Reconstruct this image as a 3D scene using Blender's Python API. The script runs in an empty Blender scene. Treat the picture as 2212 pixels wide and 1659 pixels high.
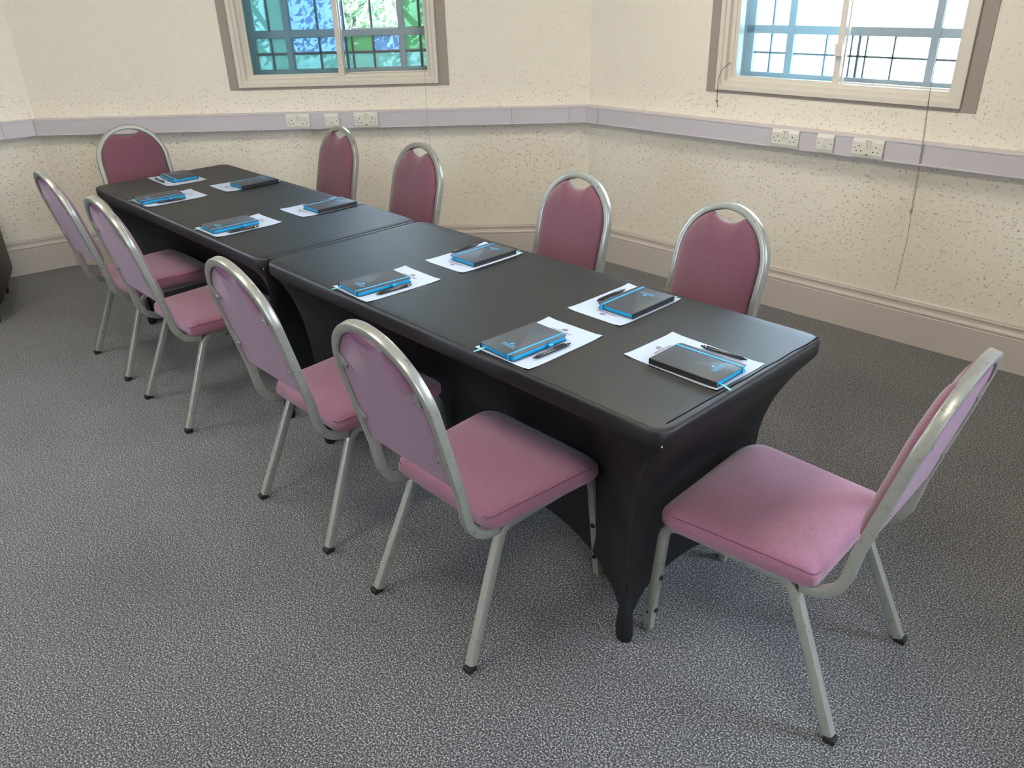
import bpy, bmesh, math, random
from mathutils import Vector, Matrix
random.seed(7)
PI = math.pi
SC = bpy.context.scene
C = SC.collection

# ------------------------------------------------------------------ camera
PXW, PXH = 2212.0, 1659.0
F_PX, YAW, PITCH, ROLL = 1713.866, 0.8243736, 0.4716392, -0.0306775
CAM = Vector((0.88, -1.268, 1.667))
cd = bpy.data.cameras.new('camera'); cam = bpy.data.objects.new('camera', cd); C.objects.link(cam)
cd.sensor_fit = 'HORIZONTAL'; cd.sensor_width = 36.0; cd.lens = 36.0 * F_PX / PXW; cd.clip_start = 0.05; cd.clip_end = 200
_f = Vector((-math.sin(YAW) * math.cos(PITCH), math.cos(YAW) * math.cos(PITCH), -math.sin(PITCH)))
_r = Vector((math.cos(YAW), math.sin(YAW), 0)); _u = _r.cross(_f)
_r2 = math.cos(ROLL) * _r + math.sin(ROLL) * _u; _u2 = -math.sin(ROLL) * _r + math.cos(ROLL) * _u
m = Matrix((( _r2.x, _u2.x, -_f.x, CAM.x), (_r2.y, _u2.y, -_f.y, CAM.y), (_r2.z, _u2.z, -_f.z, CAM.z), (0, 0, 0, 1)))
cam.matrix_world = m
SC.camera = cam

# ------------------------------------------------------------------ world, exposure
SC.view_settings.view_transform = 'Standard'; SC.view_settings.look = 'None'
SC.view_settings.gamma = 1.0; SC.view_settings.use_curve_mapping = False
SC.view_settings.exposure = -0.08
SKY_STRENGTH = 30.0
wd = bpy.data.worlds.new('sky'); SC.world = wd; wd.use_nodes = True
bg = wd.node_tree.nodes['Background']; bg.inputs[0].default_value = (0.68, 0.80, 1.0, 1); bg.inputs[1].default_value = SKY_STRENGTH
LAMP_W = 3.0            # scale of the ceiling lamps
SC.cycles.max_bounces = 8; SC.cycles.diffuse_bounces = 5; SC.cycles.glossy_bounces = 4
SC.cycles.transparent_max_bounces = 16; SC.cycles.transmission_bounces = 6
SC.cycles.sample_clamp_indirect = 8.0
SC.cycles.use_denoising = True
SC.cycles.caustics_reflective = False; SC.cycles.caustics_refractive = False

# strong sky light falling steeply through the right-hand windows (outside the glass)
for _p, _t, _w in (((2.95, 2.25, 2.9), (1.0, 0.4, 0.0), 260.0), ((4.3, -1.4, 3.0), (1.6, 0.2, 0.0), 160.0)):
    _l = bpy.data.lights.new('daylight', 'AREA'); _l.shape = 'RECTANGLE'; _l.size = 1.6; _l.size_y = 1.2; _l.energy = _w; _l.color = (0.68, 0.82, 1.0)
    _o = bpy.data.objects.new('daylight', _l); C.objects.link(_o); _o.location = _p
    _o.rotation_euler = (Vector(_t) - Vector(_p)).to_track_quat('-Z', 'Y').to_euler()

# ------------------------------------------------------------------ materials
def srgb(r, g, b):
    f = lambda v: (v / 255 / 12.92) if v <= 10 else ((v / 255 + 0.055) / 1.055) ** 2.4
    return (f(r), f(g), f(b), 1)
MATS = {}
def mat(name, col, rough=0.5, metal=0.0, spec=0.5, sheen=0.0, build=None):
    m_ = bpy.data.materials.new(name); m_.use_nodes = True
    nt = m_.node_tree; b = nt.nodes['Principled BSDF']
    b.inputs['Base Color'].default_value = col; b.inputs['Roughness'].default_value = rough
    b.inputs['Metallic'].default_value = metal; b.inputs['Specular IOR Level'].default_value = spec
    if sheen: b.inputs['Sheen Weight'].default_value = sheen; b.inputs['Sheen Roughness'].default_value = 0.5
    if build: build(nt, b)
    MATS[name] = m_
    return m_
def N(nt, t, **kw):
    n = nt.nodes.new(t)
    for k, v in kw.items():
        if k in n.inputs: n.inputs[k].default_value = v
        else: setattr(n, k, v)
    return n
def coords(nt, kind='Object'): return N(nt, 'ShaderNodeTexCoord').outputs[kind]
def ramp(nt, src, stops):
    r = nt.nodes.new('ShaderNodeValToRGB'); cr = r.color_ramp
    while len(cr.elements) < len(stops): cr.elements.new(0.5)
    for e, (p, c) in zip(cr.elements, stops): e.position = p; e.color = c
    nt.links.new(src, r.inputs[0]); return r.outputs[0]
def bump(nt, b, h, strength, dist=0.002):
    bp = N(nt, 'ShaderNodeBump', Strength=strength, Distance=dist)
    nt.links.new(h, bp.inputs['Height']); nt.links.new(bp.outputs[0], b.inputs['Normal'])
def world_pos(nt): return N(nt, 'ShaderNodeNewGeometry').outputs['Position']

def b_carpet(nt, b):
    co = world_pos(nt)
    mp = N(nt, 'ShaderNodeMapping'); nt.links.new(co, mp.inputs[0]); mp.inputs['Scale'].default_value = (1, 1.0, 1)
    n1 = N(nt, 'ShaderNodeTexNoise', Scale=210.0, Detail=2.0, Roughness=0.65); nt.links.new(mp.outputs[0], n1.inputs['Vector'])
    n2 = N(nt, 'ShaderNodeTexNoise', Scale=2.2, Detail=3.0); nt.links.new(co, n2.inputs['Vector'])
    col = ramp(nt, n1.outputs[0], [(0.36, (0.010, 0.010, 0.012, 1)), (0.47, (0.052, 0.051, 0.053, 1)), (0.55, (0.15, 0.147, 0.15, 1)), (0.67, (0.50, 0.49, 0.49, 1))])
    mx = N(nt, 'ShaderNodeMixRGB', blend_type='MULTIPLY'); mx.inputs[0].default_value = 1
    nt.links.new(col, mx.inputs[1]); nt.links.new(ramp(nt, n2.outputs[0], [(0.3, (0.86, 0.86, 0.86, 1)), (0.7, (1, 1, 1, 1))]), mx.inputs[2])
    nt.links.new(mx.outputs[0], b.inputs['Base Color'])
    bump(nt, b, n1.outputs[0], 0.9, 0.004)
mat('carpet_grey', (0.1, 0.1, 0.1, 1), 0.95, spec=0.25, sheen=0.3, build=b_carpet)

def b_wall(nt, b):
    co = world_pos(nt)
    mp = N(nt, 'ShaderNodeMapping'); nt.links.new(co, mp.inputs[0]); mp.inputs['Scale'].default_value = (1, 1, 1.35)
    dn = N(nt, 'ShaderNodeTexNoise', Scale=70.0, Detail=2.0); nt.links.new(mp.outputs[0], dn.inputs['Vector'])
    ad = N(nt, 'ShaderNodeVectorMath', operation='MULTIPLY_ADD'); nt.links.new(dn.outputs['Color'], ad.inputs[0])
    ad.inputs[1].default_value = (0.022, 0.022, 0.022); nt.links.new(mp.outputs[0], ad.inputs[2])
    v = N(nt, 'ShaderNodeTexVoronoi', Scale=62.0); nt.links.new(ad.outputs[0], v.inputs['Vector'])
    dots = ramp(nt, v.outputs['Distance'], [(0.10, (1, 1, 1, 1)), (0.32, (0, 0, 0, 1))])
    sep = N(nt, 'ShaderNodeSeparateColor'); nt.links.new(v.outputs['Color'], sep.inputs[0])
    keep = ramp(nt, sep.outputs[0], [(0.42, (0, 0, 0, 1)), (0.62, (1, 1, 1, 1))])
    mu = N(nt, 'ShaderNodeMath', operation='MULTIPLY'); nt.links.new(dots, mu.inputs[0]); nt.links.new(keep, mu.inputs[1])
    pz = N(nt, 'ShaderNodeSeparateXYZ'); nt.links.new(co, pz.inputs[0])
    hz = N(nt, 'ShaderNodeMapRange'); hz.inputs[1].default_value = 0.9; hz.inputs[2].default_value = 1.25; hz.inputs[3].default_value = 1.0; hz.inputs[4].default_value = 0.35
    nt.links.new(pz.outputs[2], hz.inputs[0])
    mu2 = N(nt, 'ShaderNodeMath', operation='MULTIPLY'); nt.links.new(mu.outputs[0], mu2.inputs[0]); nt.links.new(hz.outputs[0], mu2.inputs[1])
    sm = N(nt, 'ShaderNodeTexNoise', Scale=9.0, Detail=4.0); nt.links.new(co, sm.inputs['Vector'])
    su = N(nt, 'ShaderNodeMath', operation='MULTIPLY_ADD'); nt.links.new(sm.outputs[0], su.inputs[0]); su.inputs[1].default_value = 0.8; nt.links.new(mu2.outputs[0], su.inputs[2])
    bump(nt, b, su.outputs[0], 1.0, 0.005)
mat('wall_cream', srgb(240, 232, 216), 0.62, spec=0.35, build=b_wall)
mat('ceiling_white', srgb(235, 232, 225), 0.8)
def b_paint(nt, b):
    co = world_pos(nt)
    n1 = N(nt, 'ShaderNodeTexNoise', Scale=22.0, Detail=4.0); nt.links.new(co, n1.inputs['Vector'])
    n2 = N(nt, 'ShaderNodeTexVoronoi', Scale=7.0); nt.links.new(co, n2.inputs['Vector'])
    base = tuple(b.inputs['Base Color'].default_value)
    lite = tuple(min(1, c * 1.5) for c in base[:3]) + (1,)
    nt.links.new(ramp(nt, n2.outputs['Distance'], [(0.018, lite), (0.03, base)]), b.inputs['Base Color'])
    bump(nt, b, n1.outputs[0], 0.15, 0.002)
mat('skirting_taupe', srgb(205, 195, 188), 0.35, spec=0.5, build=b_paint)
mat('band_taupe', srgb(160, 147, 137), 0.45, spec=0.5)
mat('trunking_pvc', srgb(205, 198, 203), 0.35, spec=0.5)
mat('socket_white', srgb(228, 224, 212), 0.28)
mat('socket_hole', srgb(30, 28, 26), 0.6)
mat('screw_grey', srgb(120, 118, 112), 0.4, metal=0.8)
mat('usb_port', srgb(45, 42, 40), 0.5)
mat('window_white', srgb(222, 214, 200), 0.35)
mat('track_grey', srgb(120, 125, 120), 0.5)
mat('sash_blue_grey', srgb(205, 218, 228), 0.5)
mat('bar_green_grey', srgb(110, 124, 124), 0.5)
mat('putty_white', srgb(225, 232, 230), 0.6)
mat('cord_grey', srgb(120, 112, 100), 0.7)
mat('cord_dark', srgb(70, 62, 52), 0.7)
mat('thread_grey', srgb(150, 142, 125), 0.6)

def b_frame(nt, b):
    co = coords(nt)
    n = N(nt, 'ShaderNodeTexNoise', Scale=38.0, Detail=5.0, Roughness=0.7); nt.links.new(co, n.inputs['Vector'])
    nt.links.new(ramp(nt, n.outputs[0], [(0.30, srgb(118, 117, 108)), (0.42, srgb(150, 150, 141)), (0.70, srgb(156, 156, 147)), (0.76, srgb(215, 212, 198))]), b.inputs['Base Color'])
    mp = N(nt, 'ShaderNodeMapping'); nt.links.new(co, mp.inputs[0]); mp.inputs['Scale'].default_value = (1, 1, 0.4)
    n2 = N(nt, 'ShaderNodeTexNoise', Scale=60.0, Detail=3.0); nt.links.new(mp.outputs[0], n2.inputs['Vector'])
    bump(nt, b, n2.outputs[0], 0.06, 0.002)
mat('chair_metal', srgb(150, 150, 141), 0.3, metal=0.35, spec=0.6, build=b_frame)
def b_fabric(dark, spots):
    def f(nt, b):
        co = coords(nt)
        base = tuple(b.inputs['Base Color'].default_value)
        w = N(nt, 'ShaderNodeTexWave', Scale=240.0, Distortion=1.5); w.bands_direction = 'DIAGONAL'; nt.links.new(co, w.inputs['Vector'])
        n = N(nt, 'ShaderNodeTexNoise', Scale=420.0, Detail=2.0); nt.links.new(co, n.inputs['Vector'])
        c1 = ramp(nt, n.outputs[0], [(0.35, tuple(c * 0.78 for c in base[:3]) + (1,)), (0.65, tuple(min(1, c * 1.16) for c in base[:3]) + (1,))])
        out = c1
        if spots:
            v = N(nt, 'ShaderNodeTexVoronoi', Scale=70.0); nt.links.new(co, v.inputs['Vector'])
            s = ramp(nt, v.outputs['Distance'], [(0.09, (1, 1, 1, 1)), (0.15, (0, 0, 0, 1))])
            sp = N(nt, 'ShaderNodeSeparateColor'); nt.links.new(v.outputs['Color'], sp.inputs[0])
            k = ramp(nt, sp.outputs[1], [(0.55, (0, 0, 0, 1)), (0.6, (1, 1, 1, 1))])
            g = N(nt, 'ShaderNodeTexNoise', Scale=5.0, Detail=1.0); nt.links.new(co, g.inputs['Vector'])
            gg = ramp(nt, g.outputs[0], [(0.42, (0, 0, 0, 1)), (0.62, (1, 1, 1, 1))])
            m1 = N(nt, 'ShaderNodeMath', operation='MULTIPLY'); nt.links.new(s, m1.inputs[0]); nt.links.new(k, m1.inputs[1])
            m2 = N(nt, 'ShaderNodeMath', operation='MULTIPLY'); nt.links.new(m1.outputs[0], m2.inputs[0]); nt.links.new(gg, m2.inputs[1])
            m3 = N(nt, 'ShaderNodeMath', operation='MULTIPLY'); nt.links.new(m2.outputs[0], m3.inputs[0]); m3.inputs[1].default_value = 0.7
            mx = N(nt, 'ShaderNodeMixRGB'); nt.links.new(m3.outputs[0], mx.inputs[0]); nt.links.new(c1, mx.inputs[1]); mx.inputs[2].default_value = tuple(c * 0.35 for c in base[:3]) + (1,)
            out = mx.outputs[0]
        nt.links.new(out, b.inputs['Base Color'])
        ad = N(nt, 'ShaderNodeMath', operation='ADD'); nt.links.new(w.outputs[1], ad.inputs[0]); nt.links.new(n.outputs[0], ad.inputs[1])
        bump(nt, b, ad.outputs[0], 0.25, 0.0012)
    return f
mat('fabric_seat', srgb(142, 94, 114), 0.85, spec=0.25, sheen=0.35, build=b_fabric(0, True))
mat('fabric_back', srgb(122, 76, 104), 0.85, spec=0.25, sheen=0.35, build=b_fabric(0, False))
mat('fabric_pad', srgb(120, 76, 90), 0.85, spec=0.25, sheen=0.35, build=b_fabric(0, False))
mat('seam_thread', srgb(105, 66, 80), 0.8)
mat('rubber_black', srgb(22, 21, 20), 0.6)
mat('steel', srgb(190, 186, 176), 0.25, metal=1.0)
def b_cloth(nt, b):
    co = world_pos(nt)
    n = N(nt, 'ShaderNodeTexNoise', Scale=3.0, Detail=4.0); nt.links.new(co, n.inputs['Vector'])
    n2 = N(nt, 'ShaderNodeTexNoise', Scale=500.0, Detail=1.0); nt.links.new(co, n2.inputs['Vector'])
    ad = N(nt, 'ShaderNodeMath', operation='MULTIPLY_ADD'); nt.links.new(n.outputs[0], ad.inputs[0]); ad.inputs[1].default_value = 2.0; nt.links.new(n2.outputs[0], ad.inputs[2])
    bump(nt, b, ad.outputs[0], 0.3, 0.0012)
mat('spandex_black', (0.006, 0.006, 0.0068, 1), 0.47, spec=0.5, sheen=0.0, build=b_cloth)
mat('seam_black', (0.003, 0.003, 0.004, 1), 0.8, spec=0.1)
mat('table_plastic', srgb(190, 190, 188), 0.5)
mat('notebook_cover', srgb(62, 66, 72), 0.5, spec=0.55)
mat('notebook_spine', srgb(30, 28, 27), 0.55)
mat('page_block', srgb(0, 150, 200), 0.55)
mat('elastic_blue', srgb(40, 165, 225), 0.5)
mat('ribbon_cyan', srgb(120, 225, 235), 0.5)
mat('logo_blue', srgb(90, 185, 240), 0.45)
mat('paper_white', srgb(182, 194, 212), 0.6)
mat('print_grey', srgb(150, 143, 158), 0.6)
mat('print_mauve', srgb(128, 115, 132), 0.6)
mat('pen_black', srgb(32, 29, 32), 0.22, spec=0.6)
mat('leather_dark', srgb(52, 46, 40), 0.5, spec=0.45)
mat('foot_black', srgb(18, 16, 15), 0.4)
mat('diffuser', (1, 0.78, 0.50, 1), 0.5)
_b = MATS['diffuser'].node_tree.nodes['Principled BSDF']
_b.inputs['Emission Color'].default_value = (1.0, 0.93, 0.80, 1); _b.inputs['Emission Strength'].default_value = 9.0 * LAMP_W
mat('lamp_body', srgb(235, 235, 232), 0.4)
def glass_mat(name, tint, haze, hz=(0.8, 0.95, 1.0, 1), gloss=True):
    m_ = bpy.data.materials.new(name); m_.use_nodes = True; nt = m_.node_tree
    for n in list(nt.nodes): nt.nodes.remove(n)
    out = N(nt, 'ShaderNodeOutputMaterial'); tr = N(nt, 'ShaderNodeBsdfTransparent', Color=tint)
    gl = N(nt, 'ShaderNodeBsdfGlossy', Roughness=0.02)
    tl = N(nt, 'ShaderNodeBsdfTranslucent', Color=hz)
    m1 = N(nt, 'ShaderNodeMixShader'); m1.inputs[0].default_value = haze
    nt.links.new(tr.outputs[0], m1.inputs[1]); nt.links.new(tl.outputs[0], m1.inputs[2])
    m2 = N(nt, 'ShaderNodeMixShader')
    fr = N(nt, 'ShaderNodeFresnel', IOR=1.45); nt.links.new(fr.outputs[0], m2.inputs[0])
    nt.links.new(m1.outputs[0], m2.inputs[1]); nt.links.new(gl.outputs[0], m2.inputs[2])
    nt.links.new(m2.outputs[0], out.inputs[0]); MATS[name] = m_
glass_mat('glass_clear', (0.97, 0.99, 0.99, 1), 0.0)
glass_mat('glass_sash', (0.84, 0.94, 0.96, 1), 0.05, (0.5, 0.7, 0.8, 1))
glass_mat('glass_green', (0.50, 0.80, 0.60, 1), 0.80, (0.085, 0.155, 0.085, 1))
glass_mat('glass_aqua', (0.60, 0.85, 0.85, 1), 0.80, (0.115, 0.185, 0.155, 1))
glass_mat('glass_blue', (0.45, 0.60, 0.80, 1), 0.70, (0.10, 0.14, 0.19, 1))
def b_leaf(nt, b):
    co = world_pos(nt)
    n = N(nt, 'ShaderNodeTexNoise', Scale=3.0, Detail=3.0); nt.links.new(co, n.inputs['Vector'])
    nt.links.new(ramp(nt, n.outputs[0], [(0.35, srgb(40, 62, 40)), (0.5, srgb(84, 112, 72)), (0.65, srgb(140, 160, 120))]), b.inputs['Base Color'])
mat('leaf_green', srgb(80, 120, 70), 0.5, build=b_leaf)
mat('bark', srgb(90, 78, 66), 0.9)
mat('render_green', srgb(214, 235, 205), 0.9)
mat('paving_pale', srgb(205, 205, 198), 0.9)
def b_brick(nt, b):
    co = coords(nt)
    br = N(nt, 'ShaderNodeTexBrick', Scale=4.5); br.inputs['Color1'].default_value = srgb(176, 96, 72); br.inputs['Color2'].default_value = srgb(190, 120, 96); br.inputs['Mortar'].default_value = srgb(205, 198, 186)
    mp = N(nt, 'ShaderNodeMapping'); nt.links.new(co, mp.inputs[0]); mp.inputs['Rotation'].default_value = (PI / 2, 0, 0)
    nt.links.new(mp.outputs[0], br.inputs['Vector']); nt.links.new(br.outputs[0], b.inputs['Base Color'])
mat('brick_red', srgb(180, 100, 80), 0.85, build=b_brick)

# ------------------------------------------------------------------ mesh helpers
def finish(name, bm, material, parent=None, smooth=False, angle=40):
    me = bpy.data.meshes.new(name)
    bmesh.ops.recalc_face_normals(bm, faces=bm.faces[:])
    bm.to_mesh(me); bm.free()
    o = bpy.data.objects.new(name, me); C.objects.link(o)
    me.materials.append(MATS[material])
    if smooth:
        for p in me.polygons: p.use_smooth = True
        try: me.set_sharp_from_angle(angle=math.radians(angle))
        except Exception: pass
    if parent is not None: o.parent = parent
    return o
def box(bm, lo, hi, bevel=0.0, mtx=None):
    vs = [Vector((x, y, z)) for x in (lo[0], hi[0]) for y in (lo[1], hi[1]) for z in (lo[2], hi[2])]
    if bevel > 0:
        t = bmesh.new()
        v = [t.verts.new(p) for p in vs]
        for f in ((0, 1, 3, 2), (4, 6, 7, 5), (0, 4, 5, 1), (2, 3, 7, 6), (0, 2, 6, 4), (1, 5, 7, 3)): t.faces.new([v[i] for i in f])
        bmesh.ops.recalc_face_normals(t, faces=t.faces[:])
        bmesh.ops.bevel(t, geom=t.edges[:] + t.verts[:], offset=bevel, segments=2, affect='EDGES', profile=0.6)
        if mtx is not None: bmesh.ops.transform(t, matrix=mtx, verts=t.verts[:])
        mp = {}
        for w in t.verts: mp[w] = bm.verts.new(w.co)
        for f in t.faces: bm.faces.new([mp[w] for w in f.verts])
        t.free(); return
    if mtx is not None: vs = [mtx @ p for p in vs]
    v = [bm.verts.new(p) for p in vs]
    for f in ((0, 1, 3, 2), (4, 6, 7, 5), (0, 4, 5, 1), (2, 3, 7, 6), (0, 2, 6, 4), (1, 5, 7, 3)): bm.faces.new([v[i] for i in f])
def rrect(w, h, r, n=2):
    pts = []
    for cx, cy, a0 in ((w / 2 - r, h / 2 - r, 0), (-w / 2 + r, h / 2 - r, 90), (-w / 2 + r, -h / 2 + r, 180), (w / 2 - r, -h / 2 + r, 270)):
        for i in range(n + 1):
            a = math.radians(a0 + 90 * i / n); pts.append((cx + r * math.cos(a), cy + r * math.sin(a)))
    return pts
def sweep(bm, path, prof, side, cap=True, side_at=None):
    """sweep a 2-D profile (across, out) along a polyline; 'side' is the constant across axis (or side_at(i))."""
    rings = []
    n = len(path)
    for i, p in enumerate(path):
        a = path[max(0, i - 1)]; b = path[min(n - 1, i + 1)]
        t = (b - a).normalized()
        s = side_at(i) if side_at else side
        s = (s - t * s.dot(t)).normalized(); o = t.cross(s)
        k = 1.0
        if 0 < i < n - 1:
            d1 = (p - path[i - 1]).normalized(); d2 = (path[i + 1] - p).normalized()
            k = 1 / max(0.5, math.sqrt(max(1e-6, (1 + d1.dot(d2)) / 2)))
        rings.append([bm.verts.new(p + s * x + o * y * k) for x, y in prof])
    m_ = len(prof)
    for i in range(n - 1):
        for j in range(m_):
            bm.faces.new((rings[i][j], rings[i][(j + 1) % m_], rings[i + 1][(j + 1) % m_], rings[i + 1][j]))
    if cap:
        bm.faces.new(rings[0][::-1]); bm.faces.new(rings[-1])
    return rings
def tube(bm, pts, r, seg=8):
    prof = [(r * math.cos(2 * PI * k / seg), r * math.sin(2 * PI * k / seg)) for k in range(seg)]
    t = (pts[-1] - pts[0]).normalized(); ref = Vector((0, 0, 1)) if abs(t.z) < 0.8 else Vector((1, 0, 0))
    sweep(bm, pts, prof, ref)
def cyl(bm, c, axis, r, h, seg=14, r2=None):
    axis = Vector(axis).normalized(); ref = Vector((0, 0, 1)) if abs(axis.z) < 0.8 else Vector((1, 0, 0))
    a = axis.cross(ref).normalized(); b = axis.cross(a); c = Vector(c); r2 = r if r2 is None else r2
    lo = [bm.verts.new(c + a * r * math.cos(2 * PI * k / seg) + b * r * math.sin(2 * PI * k / seg)) for k in range(seg)]
    hi = [bm.verts.new(c + axis * h + a * r2 * math.cos(2 * PI * k / seg) + b * r2 * math.sin(2 * PI * k / seg)) for k in range(seg)]
    for k in range(seg): bm.faces.new((lo[k], lo[(k + 1) % seg], hi[(k + 1) % seg], hi[k]))
    bm.faces.new(lo[::-1]); bm.faces.new(hi)
def smooth_path(pts, n=5):
    """Catmull-Rom through points"""
    out = []
    P = [pts[0]] + list(pts) + [pts[-1]]
    for i in range(1, len(P) - 2):
        for k in range(n):
            t = k / n; a, b, c_, d = P[i - 1], P[i], P[i + 1], P[i + 2]
            out.append(0.5 * ((2 * b) + (c_ - a) * t + (2 * a - 5 * b + 4 * c_ - d) * t * t + (3 * b - a - 3 * c_ + d) * t ** 3))
    out.append(pts[-1]); return out
def round_path(pts, r, n=5):
    """polyline with corners filleted; r may be a list"""
    out = [pts[0]]
    for i in range(1, len(pts) - 1):
        p = pts[i]; rr = r[i] if isinstance(r, (list, tuple)) else r
        d1 = (pts[i - 1] - p); d2 = (pts[i + 1] - p); l = min(rr, d1.length * 0.49, d2.length * 0.49)
        a = p + d1.normalized() * l; b = p + d2.normalized() * l
        for k in range(n + 1):
            t = k / n; out.append((1 - t) ** 2 * a + 2 * t * (1 - t) * p + t * t * b)
    out.append(pts[-1]); return out
def text_bm(bm, s, size, loc, rot=0.0, extrude=0.0002, small=None, thick=0.0):
    """flat lettering made from the built-in font, added to a bmesh (XY plane, centred)"""
    cu = bpy.data.curves.new('t', 'FONT'); cu.body = s; cu.size = size; cu.align_x = 'CENTER'; cu.extrude = extrude; cu.offset = thick
    o = bpy.data.objects.new('t', cu); C.objects.link(o)
    bpy.context.view_layer.update()
    me = o.to_mesh(); M = Matrix.Translation(Vector(loc)) @ Matrix.Rotation(rot, 4, 'Z')
    vs = [bm.verts.new(M @ v.co) for v in me.vertices]
    w = (min(v.co.x for v in me.vertices), max(v.co.x for v in me.vertices)) if len(me.vertices) else (0, 0)
    for p in me.polygons:
        try: bm.faces.new([vs[i] for i in p.vertices])
        except ValueError: pass
    o.to_mesh_clear(); bpy.data.objects.remove(o); bpy.data.curves.remove(cu)
    return w
def tag(o, label, cat, group=None):
    o['label'] = label; o['category'] = cat
    if group: o['group'] = group
    return o
def empty(name, loc=(0, 0, 0), rz=0.0):
    o = bpy.data.objects.new(name, None); C.objects.link(o); o.location = loc; o.rotation_euler = (0, 0, rz); o.empty_display_size = 0.1
    return o
def struct(name, bm, material, parent=None, **kw):
    o = finish(name, bm, material, parent, **kw)
    if parent is None: o['kind'] = 'structure'
    return o
def dup(root, loc=None, rz=None):
    r = root.copy(); C.objects.link(r)
    if loc is not None: r.location = loc
    if rz is not None: r.rotation_euler = (0, 0, rz)
    for ch in list(root.children):
        c = ch.copy(); C.objects.link(c); c.parent = r
        for g in list(ch.children):
            d = g.copy(); C.objects.link(d); d.parent = c
    return r

# ------------------------------------------------------------------ room shell
WT = 0.32; HC = 2.75; OFF = 0.025       # wall thickness, ceiling height, wall face behind the skirting face
V = [Vector((-5.52, -3.32)), Vector((-5.0, 0.13)), Vector((-2.53, 2.6)), Vector((0.96, 2.6)), Vector((3.43, 0.13)),
     Vector((3.43, -3.36)), Vector((0.96, -5.83)), Vector((-2.9, -5.83))]
def offset_poly(P, d):
    """move every edge outwards by d (clockwise order, outward = left of travel)"""
    n = len(P); out = []
    for i in range(n):
        a, b, c = P[i - 1], P[i], P[(i + 1) % n]
        d1 = (b - a).normalized(); d2 = (c - b).normalized()
        n1 = Vector((-d1.y, d1.x)); n2 = Vector((-d2.y, d2.x))
        k = (n1 + n2); k = k / (1 + n1.dot(n2))
        out.append(b + k * d)
    return out
VW = offset_poly(V, OFF); VO = offset_poly(V, OFF + WT)
wall_names = ['wall_left', 'wall_back_left', 'wall_back', 'wall_back_right', 'wall_right', 'wall_front_right', 'wall_front', 'wall_front_left']
def wall_frame(i):
    """u origin and directions of wall i: origin at V[i], along, outward"""
    a, b = V[i], V[(i + 1) % 8]; d = (b - a).normalized(); return a, d, Vector((-d.y, d.x)), (b - a).length
# openings in wall coordinates measured from V[i]: (u0,u1,z0,z1)
WIN_U0, WIN_U1, WIN_Z0, WIN_Z1 = -0.045, 1.180, 1.125, 2.25     # opening relative to the first pane edge
W1U = 1.411; W2U = -1.569 + 2.53
openings = {1: W1U, 2: W2U, 3: 1.1, 4: 1.1, 0: 1.2, 7: 1.0}
def hexa(bm, q, z0, z1):
    lo = [bm.verts.new((p.x, p.y, z0)) for p in q]; hi = [bm.verts.new((p.x, p.y, z1)) for p in q]
    for k in range(4): bm.faces.new((lo[k], lo[(k + 1) % 4], hi[(k + 1) % 4], hi[k]))
    bm.faces.new(lo[::-1]); bm.faces.new(hi)
for i in range(8):
    bm = bmesh.new(); j = (i + 1) % 8
    a, d, n, L = wall_frame(i)
    A, B, AO, BO = VW[i], VW[j], VO[i], VO[j]
    if i in openings:
        u0, u1 = openings[i] + WIN_U0, openings[i] + WIN_U1
        p0, p1 = a + d * u0 + n * OFF, a + d * u1 + n * OFF; q0, q1 = p0 + n * WT, p1 + n * WT
        hexa(bm, (A, p0, q0, AO), -0.0, HC); hexa(bm, (p1, B, BO, q1), 0, HC)
        hexa(bm, (p0, p1, q1, q0), 0, WIN_Z0); hexa(bm, (p0, p1, q1, q0), WIN_Z1, HC)
    else: hexa(bm, (A, B, BO, AO), 0, HC)
    bmesh.ops.remove_doubles(bm, verts=bm.verts[:], dist=0.0005)
    bad = [f for f in bm.faces if False]
    struct(wall_names[i], bm, 'wall_cream')
for nm, z0, z1, mt in (('floor', -0.12, 0.0, 'carpet_grey'), ('ceiling', HC, HC + 0.15, 'ceiling_white')):
    bm = bmesh.new()
    lo = [bm.verts.new((p.x, p.y, z0)) for p in VO]; hi = [bm.verts.new((p.x, p.y, z1)) for p in VO]
    for k in range(8): bm.faces.new((lo[k], lo[(k + 1) % 8], hi[(k + 1) % 8], hi[k]))
    bm.faces.new(lo[::-1]); bm.faces.new(hi); struct(nm, bm, mt)
# skirting: profile (depth from the wall face, height), mitred around the room
SK = [(0.0, 0.0), (0.025, 0.0), (0.025, 0.158), (0.022, 0.161), (0.022, 0.164), (0.026, 0.167), (0.026, 0.174), (0.020, 0.178), (0.016, 0.186), (0.015, 0.198), (0.018, 0.204), (0.018, 0.210), (0.011, 0.213), (0.011, 0.219), (0.006, 0.224), (0.0, 0.226)]
for i in range(8):
    bm = bmesh.new(); j = (i + 1) % 8; ra = []; rb = []
    for dep, z in SK:
        P = offset_poly(V, OFF - dep); ra.append(bm.verts.new((P[i].x, P[i].y, z))); rb.append(bm.verts.new((P[j].x, P[j].y, z)))
    for k in range(len(SK) - 1): bm.faces.new((ra[k], rb[k], rb[k + 1], ra[k + 1]))
    struct('baseboard_' + wall_names[i][5:], bm, 'skirting_taupe')
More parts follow.
